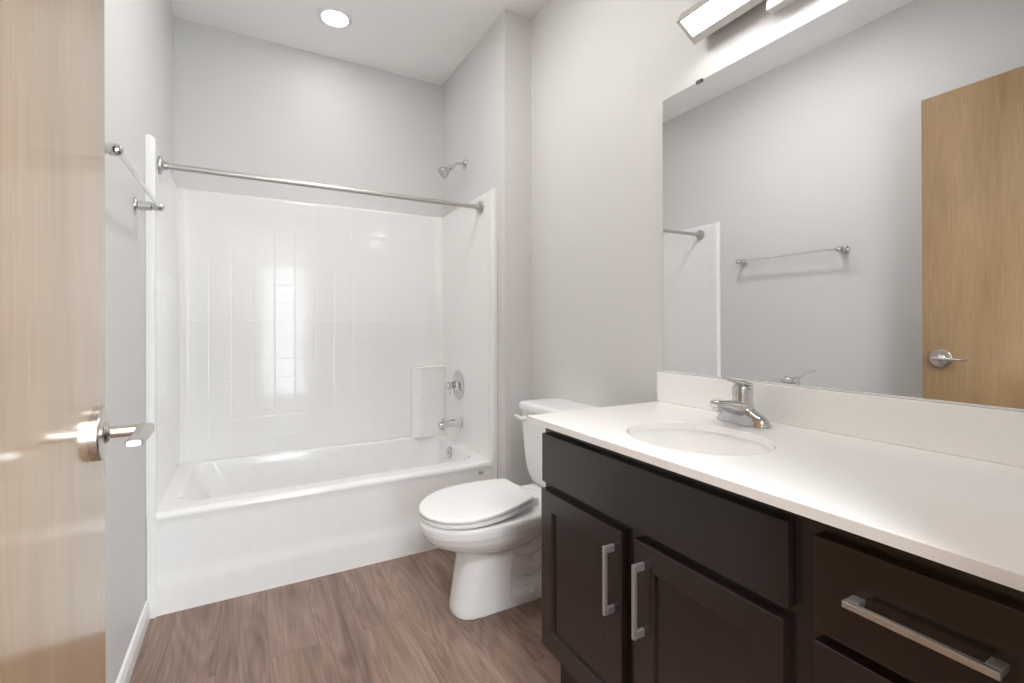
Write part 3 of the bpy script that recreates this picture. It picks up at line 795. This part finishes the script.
bm = bmesh.new(); lathe(bm, (SXC - SAX * 0.955, SYC, zr - 0.045), (1, 0, 0.25), [(0.011, -0.003), (0.011, 0.001), (0.008, 0.003), (0.006, 0.001), (0.0, 0.0)], 24)
mesh_obj('overflow_ring', bm, M_CHROME, sk)

FX, FY = 1.566, 0.854
fa = thing('faucet', (FX, FY, ZK), 'chrome single lever bathroom faucet behind the oval sink', 'faucet')
bm = bmesh.new()
def stad(z, hl, hw, n=40):     # stadium with its long side along Y
    out = []
    for k in range(n):
        a = 2 * pi * k / n; c, s = cos(a), sin(a)
        out.append(Vector((FX + hw * math.copysign(abs(c) ** 0.75, c), FY + hl * math.copysign(abs(s) ** 0.75, s), z)))
    return out
rings = []
zb0 = ZK + 0.0006
ring_loft(bm, [stad(zb0, 0.079, 0.029), stad(zb0 + 0.006, 0.079, 0.029), stad(zb0 + 0.012, 0.077, 0.027), stad(zb0 + 0.022, 0.068, 0.0255), stad(zb0 + 0.030, 0.054, 0.025), stad(zb0 + 0.038, 0.038, 0.0245), stad(zb0 + 0.046, 0.030, 0.024), stad(zb0 + 0.054, 0.026, 0.0235)])
mesh_obj('base', bm, M_CHROME, fa, angle=50)
bm = bmesh.new()
rings = []
for s_, zc, hy, hz in ((0.00, 0.040, 0.026, 0.024), (0.02, 0.043, 0.025, 0.022), (0.05, 0.051, 0.022, 0.0185), (0.085, 0.059, 0.019, 0.0145), (0.108, 0.063, 0.017, 0.0125), (0.119, 0.064, 0.0155, 0.0115), (0.123, 0.064, 0.012, 0.008)):
    rings.append([Vector((FX - s_, FY + hy * math.copysign(abs(cos(a)) ** 0.8, cos(a)), ZK + zc + hz * math.copysign(abs(sin(a)) ** 0.8, sin(a)))) for a in (2 * pi * k / 28 for k in range(28))])
ring_loft(bm, rings)
lathe(bm, (FX - 0.107, FY, ZK + 0.055), (0, 0, -1), [(0.0115, 0), (0.0115, 0.012), (0.009, 0.012), (0.0, 0.006)], 24)
mesh_obj('spout', bm, M_CHROME, fa, angle=50)
bm = bmesh.new(); lathe(bm, (FX, FY, ZK + 0.050), (0.0, 0, 1), [(0.031, -0.012), (0.0285, 0.000), (0.0268, 0.010), (0.0262, 0.028), (0.0262, 0.0285), (0.0275, 0.030), (0.0275, 0.046), (0.0262, 0.054), (0.020, 0.060), (0.010, 0.063), (0.0, 0.0635)], 40)
mesh_obj('valve_body', bm, M_CHROME, fa, angle=40)
bm = bmesh.new()
rings = []
for s_, zc, hy, hz in ((-0.026, 0.106, 0.010, 0.005), (-0.020, 0.109, 0.020, 0.008), (0.0, 0.113, 0.0245, 0.009), (0.020, 0.117, 0.021, 0.0075), (0.050, 0.124, 0.014, 0.0055), (0.080, 0.130, 0.0115, 0.0046), (0.098, 0.1335, 0.0110, 0.0040), (0.103, 0.1345, 0.006, 0.0025)):
    rings.append([Vector((FX - s_, FY - 0.16 * max(0.0, s_) + hy * cos(a), ZK + zc + hz * sin(a))) for a in (2 * pi * k / 24 for k in range(24))])
ring_loft(bm, rings)
mesh_obj('lever', bm, M_CHROME, fa, angle=60)
bm = bmesh.new(); tube(bm, [(FX + 0.026, FY, ZK + 0.02), (FX + 0.026, FY, ZK + 0.062)], 0.0025, 10); lathe(bm, (FX + 0.026, FY, ZK + 0.060), (0, 0, 1), [(0.003, 0), (0.006, 0.003), (0.006, 0.008), (0.0, 0.011)], 16)
mesh_obj('lift_rod', bm, M_CHROME, fa, angle=40)

# ------------------------------------------------------------------ mirror
MY1 = 1.2515; MZ0, MZ1 = 0.966, 1.9545; XM = 1.679
mi = thing('wall_mirror', (XR, 0.7, MZ0), 'large frameless mirror above the white backsplash', 'mirror')
bm = bmesh.new(); bx(bm, XM, XR - 0.0006, YN + 0.003, MY1, MZ0, MZ1)
mg = mesh_obj('mirror_glass', bm, M_MIRROR, mi, smooth=False, bevel=0.0)
mg.rotation_euler = (0, radians(-0.15), 0)       # the plate leans a hair off the wall at its top
bm = bmesh.new(); bx(bm, XM - 0.0005, XR - 0.0006, YN + 0.003, MY1, 0.9620, MZ0 - 0.0004)
mesh_obj('bottom_channel', bm, M_TRIM, mi, smooth=False)
for y in (1.089, 0.30):
    bm = bmesh.new(); bx(bm, XM - 0.0065, XM - 0.0031, y - 0.012, y + 0.012, MZ1 - 0.006, MZ1 + 0.001); bx(bm, XM - 0.0065, XR - 0.0005, y - 0.012, y + 0.012, MZ1 + 0.0005, MZ1 + 0.004)
    mesh_obj('clip', bm, M_DARKCLIP, mi, smooth=False)

# ------------------------------------------------------------------ vanity lamp: a tilted lit bar held off the wall by a canopy
vl = thing('vanity_light', (XR, 0.74, 2.06), 'long lit bar lamp with a metal housing above the mirror', 'wall light')
LY0, LY1 = 0.45, 1.073
Atop = Vector((1.570, 0, 2.117)); Abot = Vector((1.629, 0, 2.084))
nrm = Vector((-(Atop.z - Abot.z), 0, (Atop.x - Abot.x))).normalized()      # outward (front, down)
bk = -nrm
def prism(bm, pts, y0, y1): ring_loft(bm, [[Vector((p.x, y, p.z)) for p in pts] for y in (y0, y1)])
dirf = (Abot - Atop).normalized()
bm = bmesh.new()
prism(bm, [Atop + dirf * 0.002 + nrm * 0.001, Abot - dirf * 0.002 + nrm * 0.001, Abot - dirf * 0.002 + bk * 0.006, Atop + dirf * 0.002 + bk * 0.006], LY0 + 0.006, LY1 - 0.001)
mesh_obj('diffuser', bm, M_LAMP, vl, smooth=False)
bm = bmesh.new()
wb = 0.012
prism(bm, [Atop - dirf * 0.004 + nrm * 0.003, Atop + dirf * 0.0012 + nrm * 0.003, Atop + dirf * 0.0012 + bk * 0.0065, Abot - dirf * 0.0012 + bk * 0.0065, Abot - dirf * 0.0012 + nrm * 0.003, Abot + dirf * 0.0245 + nrm * 0.003, Vector((1.6515, 0, 2.0745)), Vector((1.650, 0, 2.150)), Vector((1.585, 0, 2.150))], LY0, LY1)
mesh_obj('housing', bm, M_FIX, vl, smooth=False)
for y0, y1 in ((LY1 + 0.0003, LY1 + 0.014), (LY0 - 0.014, LY0 - 0.0003)):
    bm = bmesh.new(); prism(bm, [Atop - dirf * 0.005 + nrm * 0.004, Abot + dirf * 0.0250 + nrm * 0.004, Vector((1.6517, 0, 2.0740)), Vector((1.651, 0, 2.151)), Vector((1.584, 0, 2.151))], y0, y1)
    mesh_obj('end_cap', bm, M_FIX, vl, smooth=False)
bm = bmesh.new(); bx(bm, 1.6525, XR - 0.0006, 0.64, 0.838, 2.038, 2.160, 0.002)
mesh_obj('canopy', bm, M_TRIM, vl, smooth=False)
